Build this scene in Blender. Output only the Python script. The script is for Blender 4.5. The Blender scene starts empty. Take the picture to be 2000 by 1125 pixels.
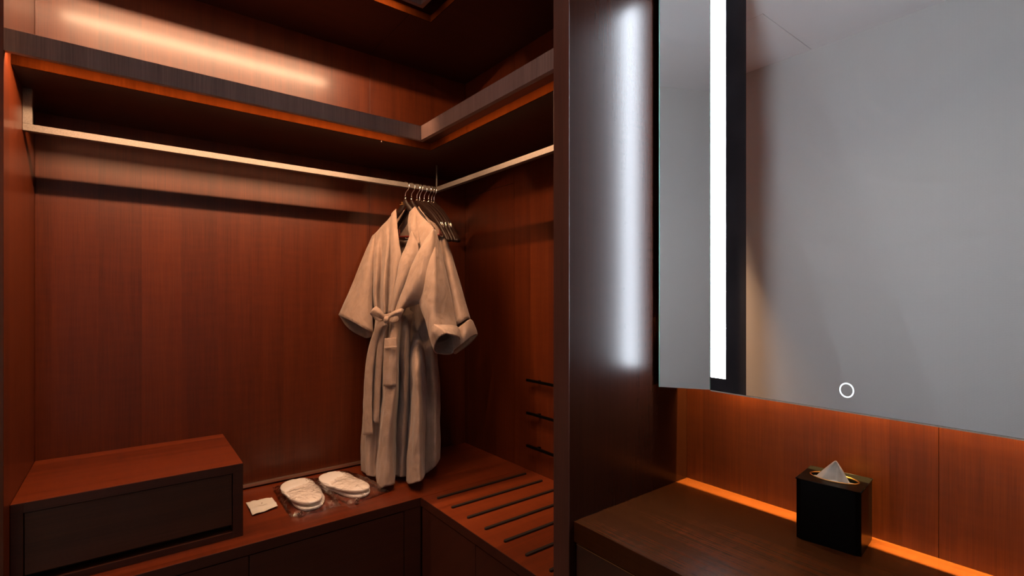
import bpy, bmesh, math, random
from mathutils import Vector, Matrix, noise
random.seed(7)
D = bpy.data
C = bpy.context.scene.collection
H = 1.33                      # camera height
F_PX, YAW, CYP = 967.8, 0.6599, 582.9
S, K = math.sin(YAW), math.cos(YAW)

# ------------------------------------------------------------------ camera
cam = D.objects.new('camera', D.cameras.new('camera'))
C.objects.link(cam)
cam.location = (0, 0, H)
cam.rotation_euler = (math.pi/2, 0, -YAW)
cam.data.sensor_width = 36
cam.data.lens = F_PX/2000*36
cam.data.shift_y = (CYP-562.5)/2000
cam.data.clip_start = 0.02
bpy.context.scene.camera = cam

# ------------------------------------------------------------------ world, exposure
w = D.worlds.new('world'); bpy.context.scene.world = w
w.use_nodes = True
w.node_tree.nodes['Background'].inputs[0].default_value = (0.004, 0.004, 0.004, 1)
w.node_tree.nodes['Background'].inputs[1].default_value = 1
sc = bpy.context.scene
sc.view_settings.view_transform = 'Standard'
sc.view_settings.look = 'None'
sc.view_settings.exposure = 0.0
sc.view_settings.gamma = 1
sc.view_settings.use_curve_mapping = False

WARM = (1.0, 0.62, 0.36)
WARM2 = (1.0, 0.56, 0.29)
P_HEAD, P_HEAD_R, P_SHELF, P_SHELF_R = 34.0, 2.2, 26.0, 9
P_GAP = 62
P_FILL_REAR = 2.0
P_FILL = 3.0

def area(name, loc, direction, sx, sy, power, col, xaxis=None, spread=180):
    l = D.lights.new(name, 'AREA'); l.shape = 'RECTANGLE'
    l.size = sx; l.size_y = sy; l.energy = power; l.color = col
    l.spread = math.radians(spread)
    o = D.objects.new(name, l); C.objects.link(o)
    z = -Vector(direction).normalized()
    x = Vector(xaxis or (1, 0, 0)).normalized()
    y = z.cross(x).normalized(); x = y.cross(z)
    m = Matrix((x, y, z)).transposed().to_4x4(); m.translation = Vector(loc)
    o.matrix_world = m
    return o

YF, YB, XR, XB, XL = 1.798, 2.3326, 0.9316, 1.481, -0.2501
ZFB, ZFT, ZCW, ZCR = H+.6359, H+.6936, H+1.1875, H+1.413
CH = .1005
YD0, YD1 = .9528, 1.0132
ZB, ZC = H-.8, H-.5996

# linear lamps of the wardrobe: header (ceiling) and under the shelf
area('header_light', (.33, YF+.026, ZCW+.0215), (0, .55, -1), 1.10, .010, P_HEAD, WARM)
area('header_light_right', (XR+.024, 1.42, ZCW+.0215), (.55, 0, -1), .70, .010, P_HEAD_R, WARM, (0, 1, 0))
area('shelf_light', (.33, YF+.032, ZFB+.0255), (0, .35, -1), 1.12, .022, P_SHELF, WARM2)
area('shelf_light_right', (XR+.028, 1.41, ZFB+.0255), (.30, 0, -1), .70, .018, P_SHELF_R, WARM2, (0, 1, 0))
# lamp in the slot between the mirror cabinet and the wall
area('mirror_back_light', (1.4530, -.13, 1.72), (0, 0, -1), .026, 2.05, P_GAP, (1.0, .68, .22), spread=55)
area('mirror_back_light_wallside', (1.4325, -.13, 1.075), (1, 0, 0), .012, 1.85, 2.6, (1.0, .66, .22), (0, 0, 1))
area('mirror_back_light_side', (1.4555, .812, 1.42), (0, 1, -.3), .020, .68, 5.0, (1.0, .66, .22))
area('divider_strip_fill', (1.4555, .915, 1.27), (0, .9, -1), .034, .030, 60.0, (1.0, .66, .22), spread=50)  # extra source added to brighten the strip on the divider
# unseen ceiling spots added as room fill
for (x, y, p, c) in ((.60, 1.15, 1.5, (1, .86, .76)), (.45, .55, P_FILL, (1, .86, .76)), (.95, .25, 1.6, (1, .86, .72)), (.30, -1.05, P_FILL_REAR, (1, .92, .86))):
    l = D.lights.new('fill_downlight_lamp', 'SPOT'); l.energy = p*4; l.color = c
    l.spot_size = math.radians(75 if x == .95 else 125); l.spot_blend = 1; l.shadow_soft_size = .04
    o = D.objects.new('fill_downlight_lamp', l); C.objects.link(o); o.location = (x, y, ZCR-.012)

# ------------------------------------------------------------------ materials
def mat(name):
    m = D.materials.new(name); m.use_nodes = True
    nt = m.node_tree
    return m, nt, nt.nodes['Principled BSDF']
def N(nt, t, **kw):
    n = nt.nodes.new(t)
    for k, v in kw.items(): setattr(n, k, v)
    return n
def mth(nt, op, a, b=None):
    n = N(nt, 'ShaderNodeMath', operation=op)
    for i, v in enumerate((a, b)):
        if v is None: continue
        if isinstance(v, (int, float)): n.inputs[i].default_value = v
        else: nt.links.new(v, n.inputs[i])
    return n.outputs[0]
def ramp(nt, fac, stops):
    r = N(nt, 'ShaderNodeValToRGB')
    e = r.color_ramp.elements
    while len(e) < len(stops): e.new(.5)
    for i, (p, c) in enumerate(stops):
        e[i].position = p; e[i].color = (*c, 1)
    nt.links.new(fac, r.inputs[0]); return r.outputs[0]

def wood(name, dark, mid, light, grain='Z', rough=.32, coat=.0, figure=1.0, leaf=.125, spec=.5, rv=.12):
    m, nt, b = mat(name)
    tc = N(nt, 'ShaderNodeTexCoord'); sp = N(nt, 'ShaderNodeSeparateXYZ')
    nt.links.new(tc.outputs['Object'], sp.inputs[0])
    x, y, z = sp.outputs
    if grain == 'Z': along, across, third = z, mth(nt, 'ADD', x, y), mth(nt, 'SUBTRACT', x, y)
    elif grain == 'X': along, across, third = x, y, z
    else: along, across, third = y, x, z
    if grain != 'Z': across = mth(nt, 'ADD', across, third)
    # veneer leaves: each strip has its own tone
    leafid = mth(nt, 'FLOOR', mth(nt, 'DIVIDE', across, leaf))
    wn = N(nt, 'ShaderNodeTexWhiteNoise', noise_dimensions='1D'); nt.links.new(leafid, wn.inputs['W'])
    def cmb(sa, sc_, off=None):
        c = N(nt, 'ShaderNodeCombineXYZ')
        nt.links.new(mth(nt, 'MULTIPLY', across, sc_), c.inputs[0])
        nt.links.new(mth(nt, 'MULTIPLY', along, sa), c.inputs[1])
        nt.links.new(mth(nt, 'MULTIPLY', leafid, 3.7), c.inputs[2])
        return c.outputs[0]
    def noi(v, scale, det, ro=.55):
        n = N(nt, 'ShaderNodeTexNoise'); n.inputs['Scale'].default_value = scale
        n.inputs['Detail'].default_value = det; n.inputs['Roughness'].default_value = ro
        nt.links.new(v, n.inputs['Vector']); return n.outputs[0]
    fine = noi(cmb(6, 420), 1, 3, .65)
    broad = noi(cmb(.7, 26), 1, 3)
    fig = noi(cmb(55, 9), 1, 2)           # cross figure (ripple)
    v = mth(nt, 'ADD', mth(nt, 'MULTIPLY', fine, .42), mth(nt, 'MULTIPLY', broad, .30))
    v = mth(nt, 'ADD', v, mth(nt, 'MULTIPLY', fig, .12*figure))
    v = mth(nt, 'ADD', v, mth(nt, 'MULTIPLY', wn.outputs[0], .10))
    v = mth(nt, 'ADD', v, .06)
    col = ramp(nt, v, [(.32, dark), (.54, mid), (.80, light)])
    nt.links.new(col, b.inputs['Base Color'])
    rr = mth(nt, 'ADD', rough-rv/2, mth(nt, 'MULTIPLY', fine, rv))
    nt.links.new(rr, b.inputs['Roughness'])
    b.inputs['Specular IOR Level'].default_value = spec
    b.inputs['Coat Weight'].default_value = coat
    b.inputs['Coat Roughness'].default_value = .17
    bp = N(nt, 'ShaderNodeBump'); bp.inputs['Strength'].default_value = rv; bp.inputs['Distance'].default_value = .0006
    nt.links.new(fine, bp.inputs['Height']); nt.links.new(bp.outputs[0], b.inputs['Normal'])
    return m

RD, RM, RL = (.042, .0062, .0011), (.090, .0150, .0021), (.155, .031, .0045)
W_WALL = wood('veneer_red', RD, RM, RL, 'Z', rough=.40, coat=.20, spec=.42)
W_TOP = wood('veneer_red_horizontal', RD, (.16, .026, .0055), (.26, .052, .011), 'X', rough=.36, coat=.15, leaf=.21)
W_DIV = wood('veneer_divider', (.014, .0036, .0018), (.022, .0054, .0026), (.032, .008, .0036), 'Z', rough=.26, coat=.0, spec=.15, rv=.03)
W_END = wood('veneer_end_grain', (.05, .016, .010), (.11, .034, .020), (.17, .055, .034), 'Z', rough=.4, figure=.3, leaf=.5)
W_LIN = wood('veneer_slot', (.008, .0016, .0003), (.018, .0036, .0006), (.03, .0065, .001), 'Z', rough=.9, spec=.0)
W_FASC_SHEEN = wood('veneer_fascia_sheen', (.12, .064, .050), (.26, .148, .120), (.40, .245, .205), 'Z', rough=.42, figure=.3, leaf=.5)  # greyed and lightened: the cool sheen on the fascia is in the colour
W_DARK = wood('veneer_dark', (.028, .0065, .0032), (.055, .013, .006), (.085, .022, .010), 'X', rough=.42, figure=.5, leaf=.4)
W_DRAW = wood('veneer_drawer_brown', (.034, .0105, .0052), (.065, .0205, .0095), (.10, .034, .016), 'X', rough=.40, figure=.6, leaf=.3)
W_SHADE = wood('veneer_shade_dark', (.018, .004, .0025), (.04, .009, .005), (.06, .014, .007), 'X', rough=.45, leaf=.4)  # darkened veneer: unlit shade of ceiling and shelf underside put into the colour

def plain(name, col, rough=.5, metal=0, **kw):
    m, nt, b = mat(name)
    b.inputs['Base Color'].default_value = (*col, 1)
    b.inputs['Roughness'].default_value = rough; b.inputs['Metallic'].default_value = metal
    for k, v in kw.items(): b.inputs[k].default_value = v
    return m, nt, b
def bumpnoise(nt, b, scale, strength, dist=.001, stretch=(1, 1, 1), tint=None):
    tc = N(nt, 'ShaderNodeTexCoord'); mp = N(nt, 'ShaderNodeMapping'); mp.inputs['Scale'].default_value = stretch
    nt.links.new(tc.outputs['Object'], mp.inputs[0])
    n = N(nt, 'ShaderNodeTexNoise'); n.inputs['Scale'].default_value = scale; n.inputs['Detail'].default_value = 3
    nt.links.new(mp.outputs[0], n.inputs['Vector'])
    bp = N(nt, 'ShaderNodeBump'); bp.inputs['Strength'].default_value = strength; bp.inputs['Distance'].default_value = dist
    nt.links.new(n.outputs[0], bp.inputs['Height']); nt.links.new(bp.outputs[0], b.inputs['Normal'])
    if tint:
        c = ramp(nt, n.outputs[0], [(.3, tint[0]), (.7, tint[1])]); nt.links.new(c, b.inputs['Base Color'])
    return n
M_BLACK, nt, b = plain('black_lacquer', (.002, .0018, .0018), .30, **{'Specular IOR Level': .12})
bumpnoise(nt, b, 60, .02)
M_RUB, nt, b = plain('black_rubber', (.012, .010, .010), .5)
bumpnoise(nt, b, 90, .1)
M_VOID, nt, b = plain('dark_recess', (.008, .005, .004), .8)
bumpnoise(nt, b, 40, .1)
M_STEEL, nt, b = plain('brushed_steel', (.20, .18, .17), .58, .6)
bumpnoise(nt, b, 300, .12, .0005, (1, 1, 1), ((.15, .135, .128), (.21, .19, .182)))
M_STRIP, nt, b = plain('satin_bronze_strip', (.62, .47, .37), .33, .9)
bumpnoise(nt, b, 80, .05)
M_CHROME, nt, b = plain('chrome_wire', (.85, .78, .70), .18, 1)
bumpnoise(nt, b, 200, .03)
M_GOLD, nt, b = plain('gold_inlay', (.75, .42, .16), .35, 1)
bumpnoise(nt, b, 300, .05)
M_HANG = wood('hanger_wood', (.006, .003, .0025), (.015, .006, .004), (.03, .011, .007), 'Y', rough=.40, coat=.0, spec=.3, leaf=.6)
M_MIRROR, nt, b = plain('mirror_silver', (.90, .92, .93), .01, 1)
M_GEDGE, nt, b = plain('glass_edge_green', (.32, .72, .62), .2)
bumpnoise(nt, b, 50, .02)
M_LEDGE, nt, b = plain('glass_edge_caught_light', (.75, .72, .66), .25)  # pale tone stands for the light the lower mirror edge catches
bumpnoise(nt, b, 50, .02)
M_BORDER, nt, b = plain('black_glass_border', (.035, .035, .042), .10)
bumpnoise(nt, b, 5, .02, tint=((.028, .028, .035), (.05, .05, .06)))
M_LAMP, nt, b = plain('lamp_diffuser', (.9, .9, .9), .5)
b.inputs['Emission Color'].default_value = (.80, .89, 1, 1); b.inputs['Emission Strength'].default_value = 72
M_RING, nt, b = plain('touch_ring_light', (.9, .9, .9), .5)
b.inputs['Emission Color'].default_value = (.75, .88, 1, 1); b.inputs['Emission Strength'].default_value = 1.6
M_HOUSE, nt, b = plain('aluminium_housing', (.30, .24, .20), .4, 1)
bumpnoise(nt, b, 100, .05)
M_PAINT, nt, b = plain('ceiling_paint', (.90, .88, .87), .7)
bumpnoise(nt, b, 140, .05)
# woven grey wall covering
M_GREY, nt, b = plain('grey_wallcovering', (.55, .54, .53), .75)
tc = N(nt, 'ShaderNodeTexCoord')
w1 = N(nt, 'ShaderNodeTexWave', bands_direction='Z'); w1.inputs['Scale'].default_value = 110; w1.inputs['Distortion'].default_value = 1.5
w2 = N(nt, 'ShaderNodeTexWave', bands_direction='Y'); w2.inputs['Scale'].default_value = 110; w2.inputs['Distortion'].default_value = 1.5
for q in (w1, w2): nt.links.new(tc.outputs['Object'], q.inputs['Vector'])
v = mth(nt, 'MULTIPLY', mth(nt, 'ADD', w1.outputs[1], w2.outputs[1]), .5)
nt.links.new(ramp(nt, v, [(.2, (.62, .59, .56)), (.8, (.73, .70, .665))]), b.inputs['Base Color'])
bp = N(nt, 'ShaderNodeBump'); bp.inputs['Strength'].default_value = .3; bp.inputs['Distance'].default_value = .001
nt.links.new(v, bp.inputs['Height']); nt.links.new(bp.outputs[0], b.inputs['Normal'])
M_FLOOR = wood('floor_boards', (.05, .025, .015), (.10, .05, .03), (.16, .09, .055), 'Y', rough=.45, leaf=.12)

# waffle cloth of the robes
M_ROBE, nt, b = plain('waffle_cloth_taupe', (.30, .25, .22), .88)
b.inputs['Sheen Weight'].default_value = .25
b.inputs['Sheen Roughness'].default_value = .5
tc = N(nt, 'ShaderNodeTexCoord'); uvm = N(nt, 'ShaderNodeUVMap')
sp = N(nt, 'ShaderNodeSeparateXYZ'); nt.links.new(uvm.outputs[0], sp.inputs[0])
a = mth(nt, 'SINE', mth(nt, 'MULTIPLY', sp.outputs[0], 2300))
c_ = mth(nt, 'SINE', mth(nt, 'MULTIPLY', sp.outputs[1], 2300))
wv = mth(nt, 'ADD', mth(nt, 'MULTIPLY', mth(nt, 'ADD', a, c_), .25), .5)
nz = N(nt, 'ShaderNodeTexNoise'); nz.inputs['Scale'].default_value = 26; nz.inputs['Detail'].default_value = 4
nt.links.new(tc.outputs['Object'], nz.inputs['Vector'])
tot = mth(nt, 'ADD', mth(nt, 'MULTIPLY', wv, .40), mth(nt, 'MULTIPLY', nz.outputs[0], .60))
nt.links.new(ramp(nt, tot, [(.25, (.25, .175, .140)), (.75, (.41, .295, .24))]), b.inputs['Base Color'])
bp = N(nt, 'ShaderNodeBump'); bp.inputs['Strength'].default_value = .30; bp.inputs['Distance'].default_value = .0015
nt.links.new(tot, bp.inputs['Height'])
mpw = N(nt, 'ShaderNodeMapping'); mpw.inputs['Scale'].default_value = (1, 1, .45); nt.links.new(tc.outputs['Object'], mpw.inputs[0])
nw = N(nt, 'ShaderNodeTexNoise'); nw.inputs['Scale'].default_value = 22; nw.inputs['Detail'].default_value = 2.5; nw.inputs['Distortion'].default_value = .8
nt.links.new(mpw.outputs[0], nw.inputs['Vector'])
bw = N(nt, 'ShaderNodeBump'); bw.inputs['Strength'].default_value = .55; bw.inputs['Distance'].default_value = .018
nt.links.new(nw.outputs[0], bw.inputs['Height']); nt.links.new(bp.outputs[0], bw.inputs['Normal']); nt.links.new(bw.outputs[0], b.inputs['Normal'])

M_WHITE, nt, b = plain('white_fleece', (.86, .84, .84), .9)
bumpnoise(nt, b, 700, .5, .001)
M_PAPER, nt, b = plain('white_paper', (.82, .80, .76), .7)
bumpnoise(nt, b, 60, .2)
M_INK, nt, b = plain('grey_ink', (.35, .30, .26), .7)
bumpnoise(nt, b, 60, .05)
M_TISSUE, nt, b = plain('tissue_paper', (.85, .80, .73), .8)
b.inputs['Subsurface Weight'].default_value = 0
bumpnoise(nt, b, 220, .3)
# clear plastic film
M_FILM = D.materials.new('clear_film'); M_FILM.use_nodes = True
nt = M_FILM.node_tree; nt.nodes.clear()
out = N(nt, 'ShaderNodeOutputMaterial'); mx = N(nt, 'ShaderNodeMixShader'); tr = N(nt, 'ShaderNodeBsdfTransparent')
gl = N(nt, 'ShaderNodeBsdfGlossy'); gl.inputs['Roughness'].default_value = .09; gl.inputs[0].default_value = (1, .97, .95, 1)
tr.inputs[0].default_value = (.98, .97, .97, 1)
fr = N(nt, 'ShaderNodeFresnel'); fr.inputs[0].default_value = 1.55
tcf = N(nt, 'ShaderNodeTexCoord'); nf = N(nt, 'ShaderNodeTexNoise'); nf.inputs['Scale'].default_value = 42; nf.inputs['Detail'].default_value = 3
nf.inputs['Distortion'].default_value = 1.2
nt.links.new(tcf.outputs['Object'], nf.inputs['Vector'])
bpf = N(nt, 'ShaderNodeBump'); bpf.inputs['Strength'].default_value = .9; bpf.inputs['Distance'].default_value = .006
nt.links.new(nf.outputs[0], bpf.inputs['Height'])
nt.links.new(bpf.outputs[0], fr.inputs['Normal']); nt.links.new(bpf.outputs[0], gl.inputs['Normal'])
nt.links.new(mth(nt, 'MULTIPLY', fr.outputs[0], 1.6), mx.inputs[0])
nt.links.new(tr.outputs[0], mx.inputs[1]); nt.links.new(gl.outputs[0], mx.inputs[2]); nt.links.new(mx.outputs[0], out.inputs[0])

# ------------------------------------------------------------------ helpers
def finish(name, me, m, parent=None, smooth=False):
    o = D.objects.new(name, me); C.objects.link(o)
    if m: me.materials.append(m)
    if smooth:
        for p in me.polygons: p.use_smooth = True
    if parent is not None:
        o.parent = parent
        # meshes are modelled in world coordinates: bring them into the parent's space
        me.transform(Matrix.Translation(-world_loc(parent)))
    return o
def world_loc(o):
    v = Vector(o.location)
    p = o.parent
    while p is not None: v = v + Vector(p.location); p = p.parent
    return v
def bm_obj(name, bm, m, parent=None, smooth=False, bevel=0):
    if bevel:
        bmesh.ops.bevel(bm, geom=[e for e in bm.edges], offset=bevel, segments=2, affect='EDGES', profile=.6)
    bmesh.ops.recalc_face_normals(bm, faces=bm.faces)
    me = D.meshes.new(name); bm.to_mesh(me); bm.free()
    return finish(name, me, m, parent, smooth)
def add_box(bm, a, b_):
    x0, x1 = sorted((a[0], b_[0])); y0, y1 = sorted((a[1], b_[1])); z0, z1 = sorted((a[2], b_[2]))
    r = bmesh.ops.create_cube(bm, size=1)
    for v in r['verts']:
        v.co = Vector((x0 if v.co.x < 0 else x1, y0 if v.co.y < 0 else y1, z0 if v.co.z < 0 else z1))
def box(name, a, b_, m, parent=None, bevel=.0008):
    bm = bmesh.new(); add_box(bm, a, b_)
    return bm_obj(name, bm, m, parent, bevel=bevel)
def boxes(name, lst, m, parent=None, bevel=.0008):
    bm = bmesh.new()
    for a, b_ in lst: add_box(bm, a, b_)
    return bm_obj(name, bm, m, parent, bevel=bevel)
def prism(name, pts, z0, z1, m, parent=None, bevel=.0008):
    bm = bmesh.new()
    lo = [bm.verts.new((x, y, z0)) for x, y in pts]; hi = [bm.verts.new((x, y, z1)) for x, y in pts]
    n = len(pts)
    bm.faces.new(lo[::-1]); bm.faces.new(hi)
    for i in range(n): bm.faces.new((lo[i], lo[(i+1) % n], hi[(i+1) % n], hi[i]))
    return bm_obj(name, bm, m, parent, bevel=bevel)
def thing(name, label, cat, loc=(0, 0, 0), group=None):
    o = D.objects.new(name, None); C.objects.link(o); o.location = loc
    o.empty_display_size = .05
    return tag(o, label, cat, group)
def tag(o, label, cat, group=None):
    o['label'] = label; o['category'] = cat
    if group: o['group'] = group
    return o
def struct(o): o['kind'] = 'structure'; return o
def tube(bm, pts, r, seg=8, caps=True, closed=False):
    pts = [Vector(p) for p in pts]; n = len(pts); rings = []
    ref = None
    for i, p in enumerate(pts):
        if closed: t = pts[(i+1) % n]-pts[i-1]
        else: t = (pts[min(i+1, n-1)]-pts[max(i-1, 0)])
        t.normalize()
        if ref is None:
            ref = t.orthogonal().normalized()
        ref = (ref - t*ref.dot(t)).normalized()
        u = t.cross(ref)
        rr = r[i] if isinstance(r, (list, tuple)) else r
        rings.append([bm.verts.new(p+ref*math.cos(2*math.pi*k/seg)*rr+u*math.sin(2*math.pi*k/seg)*rr) for k in range(seg)])
    for i in range(n if closed else n-1):
        a_, b_ = rings[i], rings[(i+1) % n]
        for k in range(seg): bm.faces.new((a_[k], a_[(k+1) % seg], b_[(k+1) % seg], b_[k]))
    if caps and not closed: bm.faces.new(rings[0][::-1]); bm.faces.new(rings[-1])
def cr(P, t):
    """Catmull-Rom through the points P at t in [0, 1]"""
    n = len(P)-1; x = min(max(t, 0), 1)*n; i = min(int(x), n-1); f = x-i
    p1, p2 = Vector(P[i]), Vector(P[i+1])
    p0 = Vector(P[i-1]) if i > 0 else p1*2-p2
    p3 = Vector(P[i+2]) if i+2 <= n else p2*2-p1
    return .5*((2*p1)+(p2-p0)*f+(2*p0-5*p1+4*p2-p3)*f*f+(3*p1-p0-3*p2+p3)*f**3)

# ------------------------------------------------------------------ room shell
struct(box('floor', (-.5, -1.5, -.05), (1.7, 2.5, 0), M_FLOOR, bevel=0))
cl = struct(boxes('ceiling', [((-.36, -1.5, ZCR), (1.6, 1.178, ZCR+.04)), ((.276, 1.178, ZCR), (1.6, 1.86, ZCR+.04)),
                             ((-.36, 1.178, ZCR+.012), (.276, 1.86, ZCR+.04))], M_PAINT, bevel=0))
hp = box('access_panel', (-.299, 1.1815, ZCR-.0005), (.2725, 1.797, ZCR+.011), M_PAINT, cl, .0006)
struct(box('wall_left', (-.36, -1.5, 0), (-.30, 1.90, ZCR), M_GREY, bevel=0))
struct(box('wall_rear', (-.30, -1.5, 0), (1.6, -1.44, ZCR), M_GREY, bevel=0))
wb = struct(box('wall_back', (-.30, YB+.012, 0), (1.60, YB+.06, ZCR), M_VOID, bevel=0))
xs = [-.2501, .9320, 1.481]
for i in range(2):
    box('panel', (xs[i]+.0006, YB, 0), (xs[i+1]-.0006, YB+.012, ZCW+.02), W_WALL, wb, .0005)
wr = struct(box('wall_right', (XB+.012, -1.44, 0), (XB+.06, YB+.012, ZCR), M_VOID, bevel=0))
# panels of the right wall: vanity backing, then the wardrobe side with its access door
for a_, b_ in ((-1.44, -.25), (-.25, .30), (.30, .9528)):
    box('panel', (XB, a_+.0005, 0), (XB+.012, b_-.0005, ZCR), W_WALL, wr, .0004)
box('panel', (XB, 1.0132, 0), (XB+.012, 1.891, ZCW+.02), W_WALL, wr, .0006)
box('panel', (XB, 1.893, H+.5615), (XB+.012, YB, ZCW+.02), W_WALL, wr, .0006)
box('panel', (XB, 1.893, 0), (XB+.012, 2.298, H+.5595), W_WALL, wr, .0006)
box('panel', (XB, 2.300, 0), (XB+.012, YB, H+.5595), W_WALL, wr, .0006)
# wardrobe side wall on the left and the dividing panel on the right
struct(box('wall_wardrobe_left', (-.30, YF, 0), (XL, YB+.012, ZCR), W_WALL))
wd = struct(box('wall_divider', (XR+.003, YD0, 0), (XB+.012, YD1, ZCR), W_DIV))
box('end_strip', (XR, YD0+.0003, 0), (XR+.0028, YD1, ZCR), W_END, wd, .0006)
# thin edging on the end of the divider
# wardrobe ceiling and the dropped header round its opening
wc = struct(prism('ceiling_wardrobe', [(XL, YF+CH), (XR+CH, YF+CH), (XR+CH, YD1), (XB, YD1), (XB, YB), (XL, YB)], ZCW+.03, ZCW+.06, M_VOID, bevel=0))
prism('panel', [(XL, YF+CH), (XR+CH, YF+CH), (XR+CH, YD1), (XB, YD1), (XB, YF+CH+.0005), (XR+CH+.0005, YF+CH+.0005), (.9305, YF+CH+.0005), (.9305, YB), (XL, YB)][:2] + [(XR+CH, YF+CH+.0001)] and
      [(XL, YF+CH), (.9305, YF+CH), (.9305, YB), (XL, YB)], ZCW, ZCW+.03, W_SHADE, wc, .0006)
prism('panel', [(.9325, YF+CH), (XR+CH, YF+CH), (XR+CH, YD1), (XB, YD1), (XB, YB), (.9325, YB)], ZCW, ZCW+.03, W_SHADE, wc, .0006)

def lbeam(z0, z1, name, m, parent, t=.017):
    """L-shaped front lip following the opening"""
    return prism(name, [(XL, YF), (XR, YF), (XR, YD1), (XR+t, YD1), (XR+t, YF+t), (XL, YF+t)], z0, z1, m, parent)
hd = thing('ceiling_light_cove', 'dropped dark wood header with glowing orange light slot at the wardrobe ceiling', 'cove light', (.33, YF, ZCW-.0086))
lbeam(ZCW-.0086, ZCR-.001, 'fascia', W_FASC_SHEEN, hd)
prism('slot_lining', [(XL, YF+.017), (XR+.017, YF+.017), (XR+.017, YD1), (XR+CH, YD1), (XR+CH, YF+CH), (XL, YF+CH)], ZCW+.030, ZCW+.045, W_LIN, hd)
prism('slot_lining', [(XL+.001, YF+CH-.003), (XR+CH-.003, YF+CH-.003), (XR+CH-.003, YD1+.001), (XR+CH-.0003, YD1+.001), (XR+CH-.0003, YF+CH-.0003), (XL+.001, YF+CH-.0003)], ZCW, ZCW+.0295, W_LIN, hd, 0)
box('light_strip', (-.22, YF+.018, ZCW+.0222), (.90, YF+.040, ZCW+.0290), M_HOUSE, hd)
box('light_strip', (XR+.018, 1.06, ZCW+.0222), (XR+.040, 1.78, ZCW+.0290), M_HOUSE, hd)

# ------------------------------------------------------------------ shelf
sh = thing('shelf', 'thick wooden corner shelf with front edge painted with a grey sheen above the hanging rail', 'shelf', (.33, YF, ZFB))
lbeam(ZFB, ZFT, 'fascia', W_FASC_SHEEN, sh)
prism('top_board', [(XL+.0005, YF+.017), (XR+.017, YF+.017), (XR+.017, YD1), (XB-.0005, YD1), (XB-.0005, YB-.0005), (XL+.0005, YB-.0005)], ZFB+.030, ZFT, W_SHADE, sh)  # unseen top kept dark to cut light bounced onto the back wall
prism('underside_board', [(XL+.0005, YF+CH), (XR+CH, YF+CH), (XR+CH, YD1), (XB-.0005, YD1), (XB-.0005, YB-.0005), (XL+.0005, YB-.0005)], ZFB, ZFB+.030, W_SHADE, sh)
prism('slot_lining', [(XL+.001, YF+CH-.003), (XR+CH-.003, YF+CH-.003), (XR+CH-.003, YD1+.001), (XR+CH-.0003, YD1+.001), (XR+CH-.0003, YF+CH-.0003), (XL+.001, YF+CH-.0003)], ZFB, ZFB+.0295, W_LIN, sh, 0)
box('light_strip', (-.23, YF+.018, ZFB+.0262), (.90, YF+.060, ZFB+.0296), M_HOUSE, sh)
box('light_strip', (XR+.018, 1.05, ZFB+.0262), (XR+.042, 1.78, ZFB+.0296), M_HOUSE, sh)
bm = bmesh.new(); bmesh.ops.create_uvsphere(bm, u_segments=10, v_segments=6, radius=.004, matrix=Matrix.Translation((.81, YF+CH+.006, ZFB-.001)))
bm_obj('screw_cap', bm, M_CHROME, sh, True)

# ------------------------------------------------------------------ hanging rails
q = .0105
RY, RX, RZ = 2.090, 1.166, 1.8475
rl = thing('clothes_rail', 'square brushed steel clothes rail running along the back wall', 'clothes rail', (.42, RY, RZ-q))
box('rail', (-.2496, RY-q, RZ-q), (RX+q, RY+q, RZ+q), M_STEEL, rl)
box('upright', (-.2496, RY-q, RZ+q), (-.2496+2*q, RY+q, ZFB), M_STEEL, rl)
box('upright', (RX-.003, RY-.003, RZ+q), (RX+.003, RY+.003, ZFB), M_STEEL, rl)
rl2 = tag(box('clothes_rail', (RX-q, YD1, RZ-q), (RX+q, RY-q-.0006, RZ+q), M_STEEL), 'square steel clothes rail running towards the viewer beside the dividing panel', 'clothes rail')

# ------------------------------------------------------------------ metal strip along the foot of the back wall
tag(box('metal_strip', (.315, YB-.014, ZB+.008), (XB-.35, YB-.0008, ZB+.020), M_STRIP), 'thin brushed metal strip along the foot of the back wall behind the slippers', 'trim')

# ------------------------------------------------------------------ bench cabinets
def front(name, a, b_, m, parent):
    return box(name, a, b_, m, parent, .0012)
be = thing('bench_cabinet', 'low red wooden bench cabinet along the back wall under the robes', 'cabinet', (.6, 2.06, 0))
TB = .034
box('edge_band', (XL+.0005, YF, ZB-TB), (XR+.0018, YF+.0018, ZB-.0008), W_DARK, be, .0004)
prism('benchtop', [(XL+.0005, YF+.0019), (XB-.0005, YF+.0019), (XB-.0005, YB-.0005), (XL+.0005, YB-.0005)], ZB-TB, ZB, W_TOP, be)
box('carcass', (XL+.001, YF+.024, .0), (XB-.001, YB-.001, ZB-TB-.0006), W_DARK, be)
for x0, x1 in ((XL+.004, -.0225), (-.0195, .3115), (.3145, .858)):
    front('drawer_front', (x0, YF+.002, .09), (x1, YF+.022, ZB-TB-.0045), W_DARK, be)
box('stile', (.8605, YF+.001, .09), (XR-.0006, YF+.022, ZB-TB-.0008), W_DARK, be)
be2 = thing('bench_cabinet', 'low red wooden bench with raised black luggage strips beside the dividing panel', 'cabinet', (1.2, 1.4, 0))
box('edge_band', (XR, YD1+.0004, ZB-TB), (XR+.0018, YF-.0006, ZB-.0008), W_DARK, be2, .0004)
box('benchtop', (XR+.0019, YD1+.0004, ZB-TB), (XB-.0005, YF-.0006, ZB), W_TOP, be2)
box('carcass', (XR+.024, YD1+.001, 0), (XB-.001, YF-.001, ZB-TB-.0006), W_DARK, be2)
front('drawer_front', (XR+.002, YD1+.002, .09), (XR+.022, 1.405, ZB-TB-.0045), W_DARK, be2)
front('drawer_front', (XR+.002, 1.408, .09), (XR+.022, YF-.008, ZB-TB-.0045), W_DARK, be2)
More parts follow.
